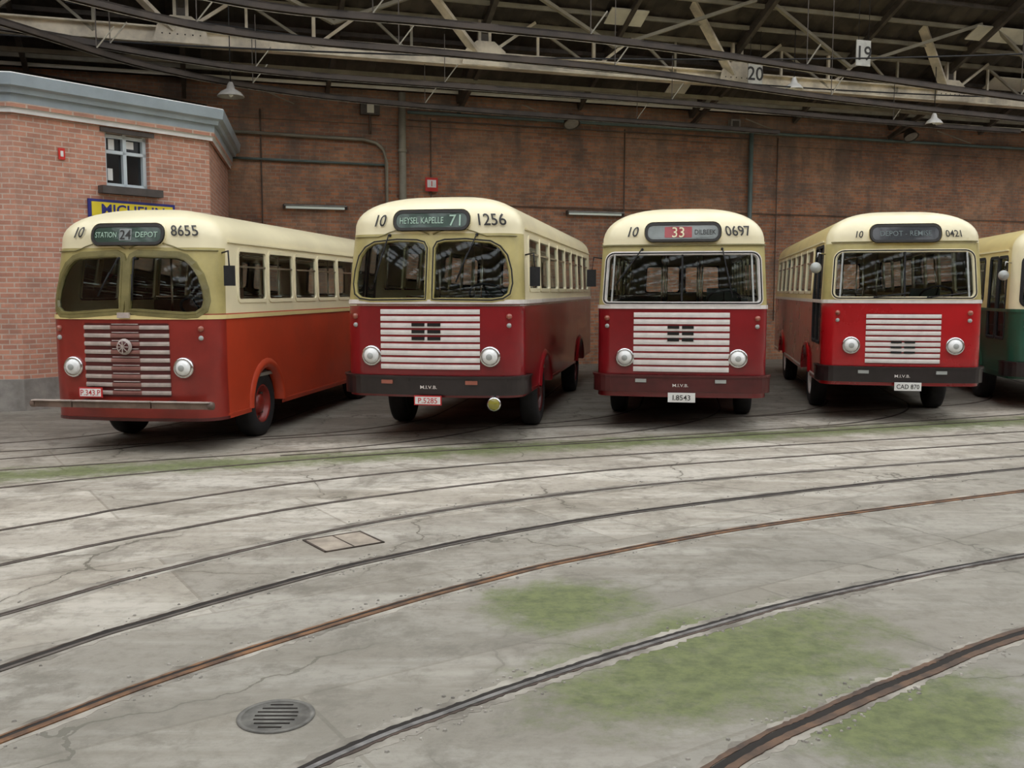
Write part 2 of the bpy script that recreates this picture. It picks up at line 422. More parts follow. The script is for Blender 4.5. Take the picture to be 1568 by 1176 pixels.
    if c.get('posts'):
        for s in(1,-1):
            a_=s*c['posts']; strip(tr,a_-.012,a_+.012,c['split'][0],c['split'][1],.02,'mirror_back',.01)
    ea=A3
    strip(tr,-ea,ea,belt-.02,belt+.035,.018,c['beltmat'],.1)
    if c.get('belt2'): strip(tr,-ea,ea,c['belt2'],c['belt2']+.02,.012,'chrome',.1)
    if c.get('visor'): strip(tr,-A2*c.get('vis_w',1),A2*c.get('vis_w',1),c['visor'],c['visor']+.02,.03,'frame_olive_dark',.06)
    if c.get('brow'):
        for s in(1,-1):
            pts=[P(s*(.03+i*.085),c['brow']+.10*math.sin(math.pi*min(1,(i+.5)/9))**.8-.02,.015) for i in range(15) if .03+i*.085<A2+.25]
            tr.tube(pts,.008,'frame_olive_dark',5)
    for s in(1,-1): strip(tr,s*aY(.5),s*(A3-.1),zc+.02,zc+.045,.03,'paint_cream',.2)
    for s in (1,-1):
        for q0,q1 in ((aY(.4),aY(ax1-wr-.15)),(aY(ax1+wr+.15),aY(ax2-wr-.15)),(aY(ax2+wr+.15),A3)):
            if q1>q0+.1: strip(tr,s*q0,s*q1,c['skz'],c['skz']+.03,.012,c['skmat'],.3)
        for ax in(ax1,ax2):
            pts=[]
            for i in range(15):
                an=math.pi*(i/14)*1.16-.08*math.pi; y=ax+math.cos(an)*(wr+.13); z=wr+math.sin(an)*(wr+.13)
                if z<zb: continue
                pts.append((y,z))
            v=[];f=[]
            for y,z in pts:
                dy,dz=(y-ax),(z-wr); l=math.hypot(dy,dz); dy/=l;dz/=l
                for rr_,o in ((-.06,-.12),(-.06,.02),(.02,.045),(.07,.0)):
                    q=P(aY(y+dy*rr_),z+dz*rr_,o); v.append((q.x*s,q.y,q.z))
            for i in range(len(pts)-1):
                for j in range(3): f.append((i*4+j,(i+1)*4+j,(i+1)*4+j+1,i*4+j+1))
            tr.add(v,f,c['sidered'],True)
    # grille
    g=c['grille']; gw,g0,g1,nb=g['w'],g['z0'],g['z1'],g['n']
    patch(tr,dens(rr(-gw,gw,g0,g1,.02,2)),.008,g['bg'],4)
    ph=(g1-g0)/nb
    for i in range(nb):
        zz=g0+ph*(i+.5)
        if g.get('center'):
            cw=g['center']
            for q0,q1,mt in((-gw,-cw,g['bar']),(-cw,cw,'bar_greypink'),(cw,gw,g['bar'])): strip(tr,q0,q1,zz-ph*g['fill']/2,zz+ph*g['fill']/2,.03,mt,.1,True)
            strip(tr,-cw+.02,cw-.02,zz+ph*.34,zz+ph*.44,.03,g['bar'],.1,True)
        else: strip(tr,-gw,gw,zz-ph*g['fill']/2,zz+ph*g['fill']/2,.026,g['bar'],.1,True)
    if g.get('center'):
        tr.lathe([(0,.03),(.09,.03),(.105,.0)],P(0,g1-.30,.04),(0,-1,0),'bar_silver_old',18)
        tr.lathe([(0,.045),(.06,.04),(.075,.03)],P(0,g1-.30,.04),(0,-1,0),'maroon',16)
        for k in range(4):
            an=k*math.pi/4; d=Vector((math.cos(an)*.08,0,math.sin(an)*.08)); o=P(0,g1-.30,.04)+Vector((0,-.048,0)); tr.beam(o-d,o+d,.012,.01,'bar_silver_old')
        tr.box(P(0,belt+.03,.03),(.16,.05,.07),'bar_silver_old')
    if g.get('vent'):
        vx0,vx1,vz0,vz1=g['vent']
        for s in((vx0,(vx0+vx1)/2-.02),((vx0+vx1)/2+.02,vx1)):
            for q in range(3):
                h=(vz1-vz0)/3; strip(tr,s[0],s[1],vz0+h*q+.02,vz0+h*(q+1)-.03,.034,'under_dark',.1)
    # headlights etc
    for s in(1,-1):
        o=P(s*c['hx'],c['hz'],0); ax=(0,-1,0); hrad=c['hr']
        tr.lathe([(hrad*1.12,-.03),(hrad*1.15,.03),(hrad*1.05,.055),(hrad*.88,.05)],o,ax,'chrome')
        tr.lathe([(hrad*.9,.03),(hrad*.8,.065),(hrad*.5,.09),(.001,.1)],o,ax,'lamp_white')
        tr.lathe([(hrad*.35,.1),(hrad*.3,.105),(.001,.106)],o,ax,'mirror_back',12)
        o=P(s*c['ix'],c['iz'],0); nn_=P(s*c['ix'],c['iz'],.1)-o
        tr.lathe([(.038,0),(.038,.03),(.02,.045),(.001,.047)],o,nn_,c['imat'],14)
        tr.lathe([(.032,0),(.032,.02),(.02,.035),(.001,.035)],P(s*c['ix'],c['iz']-.12,0),nn_,'mirror_back',12)
    if c.get('fog'):
        x_,z_=c['fog']; o=Vector((x_,-.02,z_)); tr.lathe([(.001,-.09),(.06,-.06),(.09,0),(.095,.03),(.08,.035)],o,(0,-1,0),'chrome',18); tr.lathe([(.08,.03),(.05,.045),(.001,.05)],o,(0,-1,0),'yellow_lamp',18); tr.tube([o,o+Vector((0,.05,.12))],.012,'under_dark',5)
    bm=c['bumper']
    if bm['kind']=='band':
        e=A2*bm.get('ext',1.0)
        strip(tr,-e,e,bm['z0'],bm['z1'],.07,bm['mat'],.06)
        strip(tr,-e,e,bm['z1']-.03,bm['z1'],.085,bm.get('top',bm['mat']),.06)
        for s in(1,-1): strip(tr,s*.50,s*.66,bm['z1']-.11,bm['z1']-.06,.09,'amber_dim' if bm.get('refl') else 'mirror_back',.05)
        text_on(tr,'M.I.V.B.',lambda a,z:P(a,z,.075),0,(bm['z0']+bm['z1'])/2-.02,.045,'bar_white',1.2,.005)
    else:
        for (a0,a1) in ((-1.20,-.66),(-.64,.42),(.44,1.22)):
            tr.box(((a0+a1)/2,-.18,bm['z']),(a1-a0,.07,.085),'bumper_wood'); tr.box(((a0+a1)/2,-.20,bm['z']+.045),(a1-a0,.08,.012),'bar_silver_old')
        for x in(-1.2,1.22): tr.lathe([(.05,-.03),(.05,.03),(.001,.03)],(x,-.18,bm['z']),(1 if x>0 else -1,0,0),'bumper_wood',10)
        for x in(-.6,.6): tr.box((x,.0,bm['z']),(.08,.36,.07),'under_dark')
        strip(tr,-A2,A2,zb,zb+.04,.012,'maroon',.06)
    pl=c['plate']; px,pz,pw,phh=pl
    yb=P(px,pz,.1).y-.02
    tr.box((px,yb,pz),(pw,.02,phh),'plate_red' if c.get('platered') else 'white_paint')
    if c.get('platered'): tr.box((px,yb-.011,pz),(pw-.03,.004,phh-.03),'white_paint')
    text_on(tr,c['platetxt'],lambda a,z:Vector((a,yb-.016,z)),px,pz,phh*.55,'plate_red' if c.get('platered') else 'ink',1.0,.006,pw*.85)
    tr.box((px,yb+.06,pz+.02),(.1,.12,.04),'under_dark')
    # destination box
    db=c['dest']; dw,d0,d1=db['w'],db['z0'],db['z1']
    base=lambda a:P(a,d0,0)
    def PB(a,z,off=0):
        q=base(a); return Vector((q.x,q.y-.05-off+(z-d0)*.22,z))
    poly=dens(rr(-dw,dw,d0,d1,.09,5),.12); N=len(poly); v=[];f=[]
    op=offs(poly,.045)
    for q in op: v.append(PB(q[0],q[1],0.0))
    for q in op:
        t=PB(q[0],q[1],0); v.append(Vector((t.x,t.y+.55,t.z)))
    for i in range(N):
        i2=(i+1)%N; f.append((i,i2,N+i2,N+i))
    tr.add(v,f,c['destcol'],True)
    patch(tr,poly,.004,db['bg'],5,PB)
    frame(poly,.035,.012,db.get('frm','ink'),.01,PB,0)
    for sgm in db['segs']:
        a0,a1,mt,txt,h,tm=sgm
        if mt: patch(tr,dens(rr(a0,a1,d0+.03,d1-.03,.01,2)),.008,mt,3,PB)
        if txt: text_on(tr,txt,lambda a,z:PB(a,z,.014),(a0+a1)/2,(d0+d1)/2,h,tm,1.0,.004,(a1-a0)*.9)
    for (txt,a,z,h) in c['nums']: text_on(tr,txt,lambda q,zz:P(q,zz,.020),a,z,h,'ink',1.0,.010)
    for (x0,z0,x1,z1) in c['wipers']:
        a=P(x0,z0,.05); q=P(x1,z1,.03); tr.tube([a,q],.009,'rubber',5); tr.lathe([(.02,-.05),(.02,.03),(0,.03)],P(x0,z0,0),(0,-1,0),'rubber',8)
        d=(q-a); m_=a+d*.8
        tr.tube([m_-Vector((d.x*.35,.0,d.z*.35)),m_+Vector((d.x*.35,0,d.z*.35))],.012,'rubber',5)
    for (s,y,z,kind) in c['mirrors']:
        o=P(s*aY(y),z+.25,0); e=o+Vector((s*.16,-.14,-.22))
        tr.tube([o,o+Vector((s*.13,-.1,.02)),e],.012,'chrome' if kind=='w' else 'rubber',6)
        if kind=='w': tr.lathe([(.001,-.05),(.06,-.04),(.09,0),(.09,.02),(.001,.02)],e,(0,1,0),'mirror_back',18)
        else: tr.box(e-Vector((0,0,.08)),(.14,.04,.26),'rubber')
    tr.obj('trim_fittings',root); gs.obj('glazing',root)
    # wheels
    wh=MB()
    for s in(1,-1):
        for k,ax in enumerate((ax1,ax2)):
            o=Vector((s*(W/2-.20),ax,wr)); t=(s,0,0)
            wh.lathe([(wr*.58,-.12),(wr*.8,-.14),(wr*.95,-.13),(wr,-.09),(wr,.07),(wr*.97,.115),(wr*.85,.14),(wr*.62,.13),(wr*.57,.11)],o,t,'rubber',40)
            wh.lathe([(wr*.60,.115),(wr*.57,.13),(wr*.54,.10),(wr*.50,.02),(wr*.36,-.01),(wr*.30,.03),(wr*.28,.09),(wr*.12,.12),(.001,.12)],o,t,c['rim'],32)
            for j in range(8):
                an=j*math.pi/4; wh.lathe([(.018,-.01),(.018,.03),(0,.03)],o+Vector((s*.03,math.cos(an)*wr*.42,math.sin(an)*wr*.42)),t,'steel_dark',6)
            wh.lathe([(wr*.56,-.12),(0.001,-.12)],o,t,'under_dark',20)
    wh.tube([(-W/2+.3,ax1,wr),(W/2-.3,ax1,wr)],.07,'under_dark'); wh.tube([(-W/2+.3,ax2,wr),(W/2-.3,ax2,wr)],.10,'under_dark')
    wh.obj('wheels',root)
    it=MB()
    fl=.95
    it.box((0,L/2,fl-.05),(W-.12,L-.7,.05),'interior_grey')
    it.box((0,(ax1+.75+ax2-.75)/2,.70),(W-.9,ax2-ax1-1.5,.42),'under_dark')
    for x in(-.42,.42): it.box((x,L/2,.72),(.12,L-1.0,.2),'under_dark')
    it.box((0,ax1,.80),(W-.9,.6,.2),'under_dark'); it.box((0,.55,.80),(W-.8,.5,.25),'under_dark')
    it.box((0,L-.8,.70),(W-.6,.9,.45),'under_dark')
    it.box((0,.42,(belt+fl)/2-.05),(W-.35,.35,belt-fl-.15),'under_dark'); it.box((.1,1.1,1.2),(.7,1.1,.5),'seat_green')
    it.box((.64,1.35,1.45),(.5,.5,.14),c['seat']); it.box((.64,1.62,1.80),(.48,.12,.7),c['seat']); it.box((.64,1.4,1.15),(.2,.2,.5),'under_dark')
    cw=Vector((.64,.78,belt+.10)); tl=Matrix.Rotation(R_(-38),3,'X')
    it.tube([cw+tl@Vector((.25*math.cos(k*math.pi/12),.25*math.sin(k*math.pi/12),0)) for k in range(24)],.018,'rubber',6,True)
    for k in range(3): it.tube([cw,cw+tl@Vector((.25*math.cos(k*2.09+.5),.25*math.sin(k*2.09+.5),0))],.012,'rubber',5)
    it.tube([cw,cw+Vector((0,-.25,-.6))],.03,'rubber',6)
    y=2.5; sx_=W/2-.50
    while y<L-1.1:
        for x in (-sx_,sx_):
            it.box((x,y,1.38),(.76,.42,.12),c['seat']); it.box((x,y+.24,1.68),(.76,.08,.58),c['seat']); it.tube([(x-.36,y+.24,1.9),(x-.36,y+.24,2.02),(x+.36,y+.24,2.02),(x+.36,y+.24,1.9)],.014,'chrome',5)
            it.box((x,y,1.15),(.06,.3,.42),'steel_dark')
        y+=.85
    for yy in (1.9,4.4,7.0):
        if yy<L-.5:
            for x in(-.33,.33): it.tube([(x,yy,fl),(x,yy,zr-.2)],.017,'chrome',6)
    for x in(-.33,.33): it.tube([(x,1.2,zc),(x,L-.6,zc)],.014,'chrome',6)
    it.obj('interior',root)
    return root

def colfn(red,side,olive_front,belt,z_ol,cream='paint_cream',a_ol=1.0,sidecream='paint_cream',low=None):
    def f(a,z,A1,A2):
        if z<belt: 
            return red if a<A2 else side
        if a<A2*a_ol and z<z_ol: return olive_front
        if a<A2*a_ol: return cream
        return sidecream
    return f
ws_old=[(.06,1.86),(.80,1.81),(.93,1.82),(1.02,1.88),(1.05,1.98),(1.03,2.12),(.97,2.30),(.89,2.43),(.80,2.51),(.70,2.54),(.15,2.56),(.08,2.53),(.06,2.47)]
make_bus(dict(name='vintage_city_bus',W=2.35,L=9.3,R=.36,b=.07,zb=.42,zc=2.72,zr=3.21,D=1.0,rake=.14,belt=1.76,yaw=8,loc=(-4.97,12.35),
 zkeys=[.6,1.76,2.66],axle=1.75,wb=4.9,wr=.47,front=[ws_old],fw=.075,fmat='frame_olive_dark',gasket=0,
 side=(.78,1.07,8,1.97,2.66),door=None,smat='paint_cream',beltmat='paint_cream_yellow',belt2=None,visor=None,brow=2.64,
 col=colfn('paint_red_old','paint_orange_red','paint_olive',1.80,2.64),sidered='paint_orange_red',skz=.46,skmat='paint_orange_red',
 grille=dict(w=.58,z0=.74,z1=1.69,n=9,fill=.52,bg='maroon',bar='bar_silver_old',center=.20,cmat='maroon'),
 hx=.76,hz=1.12,hr=.12,ix=.98,iz=1.62,imat='amber_dim',bumper=dict(kind='bar',z=.66),plate=(-.46,.80,.32,.13),platered=1,platetxt='P.343.P',
 dest=dict(w=.50,z0=2.72,z1=2.93,bg='blind_green',segs=[(-.48,-.12,None,'STATION',.07,'blind_text'),(-.10,.08,'blind_grey','24',.12,'ink'),(.1,.48,None,'DEPOT',.07,'blind_text')]),destcol='paint_cream',
 nums=[('10',-.78,2.86,.13),('8655',.80,2.87,.13)],wipers=[(-.1,2.52,-.35,2.1),(.12,2.52,.10,2.05)],mirrors=[(1,.35,2.35,'b')],rim='paint_red_old',seat='seat_brown'))
ws2=[(.045,1.99),(.85,1.98),(1.0,2.0),(1.09,2.06),(1.13,2.2),(1.12,2.38),(1.07,2.58),(.98,2.70),(.85,2.77),(.5,2.80),(.2,2.79),(.09,2.76),(.045,2.68)]
make_bus(dict(name='city_bus',W=2.5,L=10.3,R=.34,b=.08,zb=.66,zc=2.93,zr=3.45,D=1.1,rake=.16,belt=1.95,yaw=10,loc=(-1.12,13.0),
 zkeys=[1.0,1.95,2.88],axle=2.35,wb=5.2,wr=.5,front=[ws2],fw=.035,fmat='paint_olive',
 side=(.75,1.08,9,2.12,2.86),door=(.45,1.5),beltmat='bar_white',belt2=1.90,visor=None,brow=2.86,
 col=colfn('paint_red','paint_red','paint_olive',1.95,2.90),sidered='paint_red',skz=.68,skmat='paint_red',
 grille=dict(w=.69,z0=1.03,z1=1.87,n=9,fill=.74,bg='paint_red',bar='bar_white',vent=(-.24,.16,1.42,1.70)),
 hx=.83,hz=1.22,hr=.125,ix=1.08,iz=1.76,imat='amber_dim',fog=(.90,.59),bumper=dict(kind='band',z0=.70,z1=.96,mat='bumper_black',refl=1,ext=1.1),plate=(.0,.63,.38,.13),platered=1,platetxt='P.5285',
 dest=dict(w=.53,z0=2.95,z1=3.16,bg='blind_green',segs=[(-.50,.22,None,'HEYSEL KAPELLE',.085,'blind_text'),(.24,.5,None,'71',.15,'blind_text')]),destcol='paint_cream',
 nums=[('10',-.80,3.06,.15),('1256',.86,3.06,.15)],wipers=[(-.62,2.86,-.78,2.3),(.66,2.86,.40,2.3)],mirrors=[(1,.5,2.35,'b')],rim='maroon',seat='seat_green'))
ws3=rr(-1.16,1.16,1.92,2.66,(.07,.07,.12,.12),5)
make_bus(dict(name='city_bus',W=2.5,L=10.5,R=.24,b=.05,zb=.52,zc=2.80,zr=3.38,D=1.0,rake=.12,belt=1.86,yaw=10,loc=(2.51,14.25),
 zkeys=[.9,1.86,2.78],axle=2.45,wb=5.4,wr=.5,front=[],front1=[ws3],fw=.035,fmat='bar_white',split=(1.94,2.64),posts=1.04,
 side=(.75,1.1,9,2.0,2.76),door=(.45,1.5),beltmat='bar_white',belt2=None,visor=2.77,vis_w=.95,
 col=colfn('paint_red','paint_red','paint_olive',1.86,2.78),sidered='paint_red',skz=.60,skmat='maroon',
 grille=dict(w=.70,z0=.89,z1=1.80,n=9,fill=.76,bg='paint_red',bar='bar_white',vent=(-.20,.18,1.34,1.62)),
 hx=.83,hz=1.11,hr=.125,ix=1.10,iz=1.70,imat='amber_dim',bumper=dict(kind='band',z0=.60,z1=.86,mat='maroon',ext=1.1),plate=(.02,.53,.40,.14),platetxt='I.8543',
 dest=dict(w=.55,z0=2.86,z1=3.08,bg='blind_grey',frm='ink',segs=[(-.52,-.28,'blind_grey','',.1,'ink'),(-.28,.14,'blind_red','33',.15,'paint_cream'),(.16,.52,'blind_grey','DILBEEK',.07,'ink')]),destcol='paint_cream',
 nums=[('10',-.80,2.98,.14),('0697',.86,2.98,.14)],wipers=[(-.62,2.72,-.95,2.25),(.60,2.72,.72,2.1)],mirrors=[(-1,.4,2.35,'b')],rim='maroon',seat='seat_green'))
ws4=rr(-1.08,1.08,1.99,2.74,(.1,.1,.14,.14),5)
make_bus(dict(name='city_bus',W=2.42,L=10.3,R=.26,b=.06,zb=.60,zc=2.88,zr=3.41,D=1.0,rake=.12,belt=1.93,yaw=11,loc=(6.19,15.2),
 zkeys=[.95,1.93,2.86],axle=2.4,wb=5.3,wr=.5,front=[],front1=[ws4],fw=.03,fmat='paint_cream',split=(2.01,2.72),posts=.97,
 side=(.75,1.1,9,2.08,2.84),door=(.45,1.6),beltmat='bar_white',belt2=None,visor=2.87,vis_w=.85,
 col=colfn('paint_bright_red','paint_bright_red','paint_olive',1.93,2.86,'paint_cream',1.0,'paint_cream_yellow'),sidered='paint_bright_red',skz=.66,skmat='bar_white',
 grille=dict(w=.56,z0=.95,z1=1.75,n=9,fill=.74,bg='paint_red',bar='bar_white',vent=(-.18,.18,1.10,1.34)),
 hx=.78,hz=1.24,hr=.125,ix=.99,iz=1.76,imat='amber_dim',bumper=dict(kind='band',z0=.66,z1=.91,mat='bumper_black',ext=1.15),plate=(.08,.60,.40,.13),platetxt='CAD 870',
 dest=dict(w=.53,z0=2.90,z1=3.12,bg='blind_dark',frm='ink',segs=[(-.5,.5,None,'DEPOT - REMISE',.08,'blind_text_dim')]),destcol='paint_cream_yellow',
 nums=[('10',-.74,3.0,.10),('0421',.78,3.0,.10)],wipers=[(-.45,2.0,.0,2.06),(.35,2.0,.85,2.06)],mirrors=[(-1,.3,2.45,'w')],rim='bar_white',seat='seat_green'))
make_bus(dict(name='green_city_bus',W=2.5,L=10.3,R=.26,b=.06,zb=.55,zc=2.80,zr=3.30,D=1.0,rake=.10,belt=1.75,yaw=11,loc=(10.0,16.6),
 zkeys=[.95,1.75,2.78],axle=2.4,wb=5.3,wr=.5,front=[],front1=[rr(-1.12,1.12,1.85,2.7,.1,5)],fw=.03,fmat='rubber',
 side=(.75,1.1,9,1.9,2.72),door=(.45,1.6),smat='rubber',beltmat='paint_green',belt2=None,visor=None,
 col=colfn('paint_green','paint_green','paint_cream',1.75,2.78,'paint_cream',1.0,'paint_cream_yellow'),sidered='paint_green',skz=.62,skmat='paint_green',
 grille=dict(w=.56,z0=.95,z1=1.55,n=7,fill=.6,bg='paint_green',bar='bar_white'),
 hx=.80,hz=1.1,hr=.125,ix=1.02,iz=1.6,imat='amber_dim',bumper=dict(kind='band',z0=.6,z1=.86,mat='bumper_black',ext=1.1),plate=(.0,.52,.40,.13),platetxt='CAD 812',
 dest=dict(w=.53,z0=2.84,z1=3.05,bg='blind_dark',segs=[(-.5,.5,None,'49',.1,'blind_text')]),destcol='paint_cream',
 nums=[('10',-.78,2.95,.1),('8021',.8,2.95,.1)],wipers=[(-.45,1.9,.0,1.96),(.35,1.9,.85,1.96)],mirrors=[(-1,.3,2.35,'w')],rim='bar_white',seat='seat_green'))

# ---------------------------------------------------------------- ground & tracks
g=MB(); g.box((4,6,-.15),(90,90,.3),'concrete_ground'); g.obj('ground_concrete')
def cr(pts,step=6):
    P=[Vector((*p,0)) for p in pts]; P=[P[0]*2-P[1]]+P+[P[-1]*2-P[-2]]; o=[]
    for i in range(1,len(P)-2):
        for k in range(step):
            t=k/step; a,b_,c_,d=P[i-1:i+3]
            o.append(.5*((2*b_)+(c_-a)*t+(2*a-5*b_+4*c_-d)*t*t+(3*b_-a-3*c_+d)*t**3))
    o.append(P[-2]); return o
def ribbon(mb,pts,o0,o1,z,mat,zb=0,jit=0):
    v=[];f=[];N=len(pts)
    for i,p in enumerate(pts):
        t=(pts[min(i+1,N-1)]-pts[max(i-1,0)]).normalized(); nrm=Vector((-t.y,t.x,0))
        j0,j1=(random.uniform(-jit,jit),random.uniform(-jit,jit)) if jit else (0,0)
        for o,zz in((o0+j0,zb),(o0+j0,z),(o1+j1,z),(o1+j1,zb)):
            q=p+nrm*o; v.append((q.x,q.y,zz))
    for i in range(N-1):
        for j in range(3): f.append((i*4+j,i*4+j+1,(i+1)*4+j+1,(i+1)*4+j))
    mb.add(v,f,mat)
tracks=[
 ('a',[(-12,5.5),(-8.5,7.9),(-5.5,10.15),(-4.18,11.03),(-1.97,12.17),(.89,13.16),(4.32,14.25),(8.44,15.7),(14,17.5)],'s'),
 ('b',[(-9,3.8),(-4.53,8.32),(-3.75,9.2),(-2.17,10.55),(0,11.71),(2.55,12.62),(7.71,14.32),(14,16.4)],'s'),
 ('c',[(-7,3.2),(-3.95,7.24),(-2.87,8.46),(-1.56,9.62),(.75,11.0),(3.26,12.0),(7.18,13.33),(13,15.3)],'s'),
 ('d',[(-6,2.0),(-3.34,6.09),(-2.7,7.05),(-1.45,8.45),(0,9.52),(2.13,10.6),(6.57,12.17),(12,14)],'s'),
 ('e',[(-5,1.6),(-2.86,5.19),(-2.28,6.03),(-1.45,7.0),(-.83,7.58),(0,8.25),(1.24,9.05),(3.44,10.15),(6.09,11.28),(11,13.2)],'d'),
 ('f',[(-4.3,1.5),(-2.41,4.34),(-1.79,5.19),(-.85,6.22),(-.19,6.84),(.51,7.40),(2.28,8.50),(5.41,9.99),(10,12)],'r'),
 ('g',[(-2.2,2.4),(-.91,4.06),(-.32,4.65),(.36,5.22),(1.19,5.84),(2.22,6.52),(4.09,7.5),(8,9.3)],'b'),
 ('h',[(-.5,2.5),(.91,4.06),(1.61,4.65),(2.3,5.16),(3.17,5.76),(6,7.4)],'r2')]
tk=MB(); rub=MB()
for nm,pts,kind in tracks:
    C=cr(pts,30)
    if nm in 'defgh': ribbon(tk,C,-.10,.085,.0015,'track_bedding',0,.018)
    if kind=='s': ribbon(tk,C,-.030,.015,.004,'groove_brown',0,.006); ribbon(tk,C,-.052,-.030,.007,'rail_steel')
    elif kind=='d': ribbon(tk,C,-.026,.026,.004,'groove',0,.006); ribbon(tk,C,-.055,-.026,.008,'rail_steel'); ribbon(tk,C,.026,.038,.006,'groove_brown',0,.006)
    elif kind=='r': ribbon(tk,C,-.016,.016,.004,'groove'); ribbon(tk,C,-.055,-.016,.008,'rail_rust'); ribbon(tk,C,.016,.036,.006,'rail_rust',0,.004)
    elif kind=='b': ribbon(tk,C,-.004,.036,.004,'groove',0,.006); ribbon(tk,C,-.034,-.004,.009,'rail_bright'); ribbon(tk,C,-.050,-.034,.005,'groove_brown',0,.008)
    else: ribbon(tk,C,-.024,.024,.004,'groove'); ribbon(tk,C,-.065,-.024,.008,'rail_rust_dark',0,.003); ribbon(tk,C,.024,.055,.006,'rail_rust_dark',0,.006)
    if nm in 'defgh':
        for i in range(2,len(C)-2):
            if random.random()<.6: continue
            p=C[i]; t=(C[i+1]-C[i-1]).normalized(); nr_=Vector((-t.y,t.x,0))
            for q in range(random.randint(1,3)):
                o=p+nr_*(random.choice((-1,1))*random.uniform(.08,.17))+t*random.uniform(-.1,.1); r=random.uniform(.005,.015)
                vs=[(o.x+r*math.cos(a)*random.uniform(.6,1.2),o.y+r*math.sin(a)*random.uniform(.6,1.2),0) for a in (0,1.3,2.5,3.8,5.1)]
                vt=[(o.x+(x-o.x)*.6,o.y+(y-o.y)*.6,r*.6) for x,y,_ in vs]
                rub.add(vs+vt,[(5,6,7,8,9)]+[(j,(j+1)%5,5+(j+1)%5,5+j) for j in range(5)],'rubble_grey')
rub.obj('concrete_rubble')
for (cx,cy,yaw) in ((-4.97,12.35,8),(-1.12,13.0,10),(2.51,14.25,10),(6.19,15.2,11),(10.0,16.6,11)):
    s,c_=math.sin(R_(yaw)),math.cos(R_(yaw))
    for o in(-.72,.72):
        pts=[(cx+c_*o+s*9,cy-s*o+c_*9),(cx+c_*o+s*5,cy-s*o+c_*5)]
        x,y=cx+c_*o+s*3.2,cy-s*o+c_*3.2; h=math.atan2(-c_,-s); pts.append((x,y))
        st=.35; Rr=4.2+o
        for k in range(int(Rr*R_(58)/st)):
            h-=st/Rr; x+=math.cos(h)*st; y+=math.sin(h)*st; pts.append((x,y))
        for k in range(4): x+=math.cos(h)*1.0; y+=math.sin(h)*1.0; pts.append((x,y))
        C=cr(pts,4); ribbon(tk,C,-.022,.015,.003,'groove_brown',0,.003); ribbon(tk,C,-.038,-.022,.005,'rail_steel')
tk.obj('tram_tracks')
dc=MB(); o=Vector((-1.17,4.58,0))
dc.lathe([(.19,0),(.19,.008),(.165,.008),(.165,.004),(.0,.004)],o,(0,0,1),'iron_cover',36)
for i in range(-3,4):
    w=math.sqrt(max(0,.15**2-(i*.042)**2))
    dc.box((o.x+0,o.y+i*.042,.006),(w*1.4,.010,.003),'groove')
dc.obj('drain_cover')
hc=MB(); Mh=Matrix.Rotation(R_(35),3,'Z')
hc.box((-1.42,7.92,.003),(.50,.42,.006),'hatch_stone',Mh)
for dx,dy,w,h in((0,.22,.54,.02),(0,-.22,.54,.02),(.26,0,.02,.46),(-.26,0,.02,.46),(0,0,.012,.44)):
    hc.box(Vector((-1.42,7.92,.005))+Mh@Vector((dx,dy,0)),(w,h,.008),'groove_brown',Mh)
hc.obj('access_hatch')

# ---------------------------------------------------------------- hall wall
WA=R_(18); e=Vector((math.cos(WA),math.sin(WA),0)); HM=Matrix.Translation((0,27,0))@Matrix.Rotation(WA,4,'Z')
def wallmesh(L0,L1,z0,z1,th,holes,mat):
    mb=MB(); xs=sorted(set([L0,L1]+[h[0] for h in holes]+[h[1] for h in holes])); zs=sorted(set([z0,z1]+[h[2] for h in holes]+[h[3] for h in holes]))
    for i in range(len(xs)-1):
        for j in range(len(zs)-1):
            cx,cz=(xs[i]+xs[i+1])/2,(zs[j]+zs[j+1])/2
            if any(h[0]<cx<h[1] and h[2]<cz<h[3] for h in holes): continue
            mb.box((cx,th/2,cz),(xs[i+1]-xs[i],th,zs[j+1]-zs[j]),mat)
    return mb
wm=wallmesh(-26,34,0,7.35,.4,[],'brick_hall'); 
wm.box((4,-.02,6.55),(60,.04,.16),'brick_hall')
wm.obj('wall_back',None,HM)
wallmesh(-26,34,0,11,.4,[],'brick_hall').obj('wall_front',None,HM@Matrix.Translation((0,-48,0)))
wallmesh(0,48,0,11,.4,[],'brick_hall').obj('wall_left',None,HM@Matrix.Translation((-26,-48,0))@Matrix.Rotation(R_(90),4,'Z'))
wallmesh(0,48,0,11,.4,[],'brick_hall').obj('wall_right',None,HM@Matrix.Translation((34,0,0))@Matrix.Rotation(R_(-90),4,'Z'))
q=1/math.cos(WA)
def lx(X): return X*q
pb=MB()
pb.tube([(lx(-2.95),-.16,0),(lx(-2.95),-.16,7.3)],.10,'pipe_pale',12)
for z in(2,4,5.8,7): pb.lathe([(.125,-.04),(.125,.04)],(lx(-2.95),-.16,z),(0,0,1),'pipe_pale',12)
pb.tube([(lx(-2.8),-.10,6.82),(30,-.10,6.78)],.045,'pipe_teal'); pb.tube([(lx(-2.8),-.10,6.62),(lx(7),-.10,6.62)],.018,'pipe_brown')
pb.tube([(lx(-7.2),-.10,6.1),(lx(-3.9),-.10,6.05),(lx(-3.6),-.10,5.98),(lx(-3.42),-.10,5.82),(lx(-3.35),-.10,5.5),(lx(-3.35),-.10,0)],.045,'pipe_pale')
pb.tube([(lx(-7.2),-.08,5.45),(lx(-3.3),-.08,5.42)],.03,'pipe_teal')
pb.tube([(lx(7.1),-.12,0),(lx(7.1),-.12,6.9)],.065,'pipe_teal',10)
for X_,r in((3.2,.02),(8.0,.018),(-6.4,.02),(-2.2,.018)): pb.tube([(lx(X_),-.07,1.2),(lx(X_),-.07,6.7)],r,'pipe_brown',6)
pb.tube([(lx(-2.6),-.05,4.45),(lx(30),-.05,4.4)],.012,'pipe_brown',5)
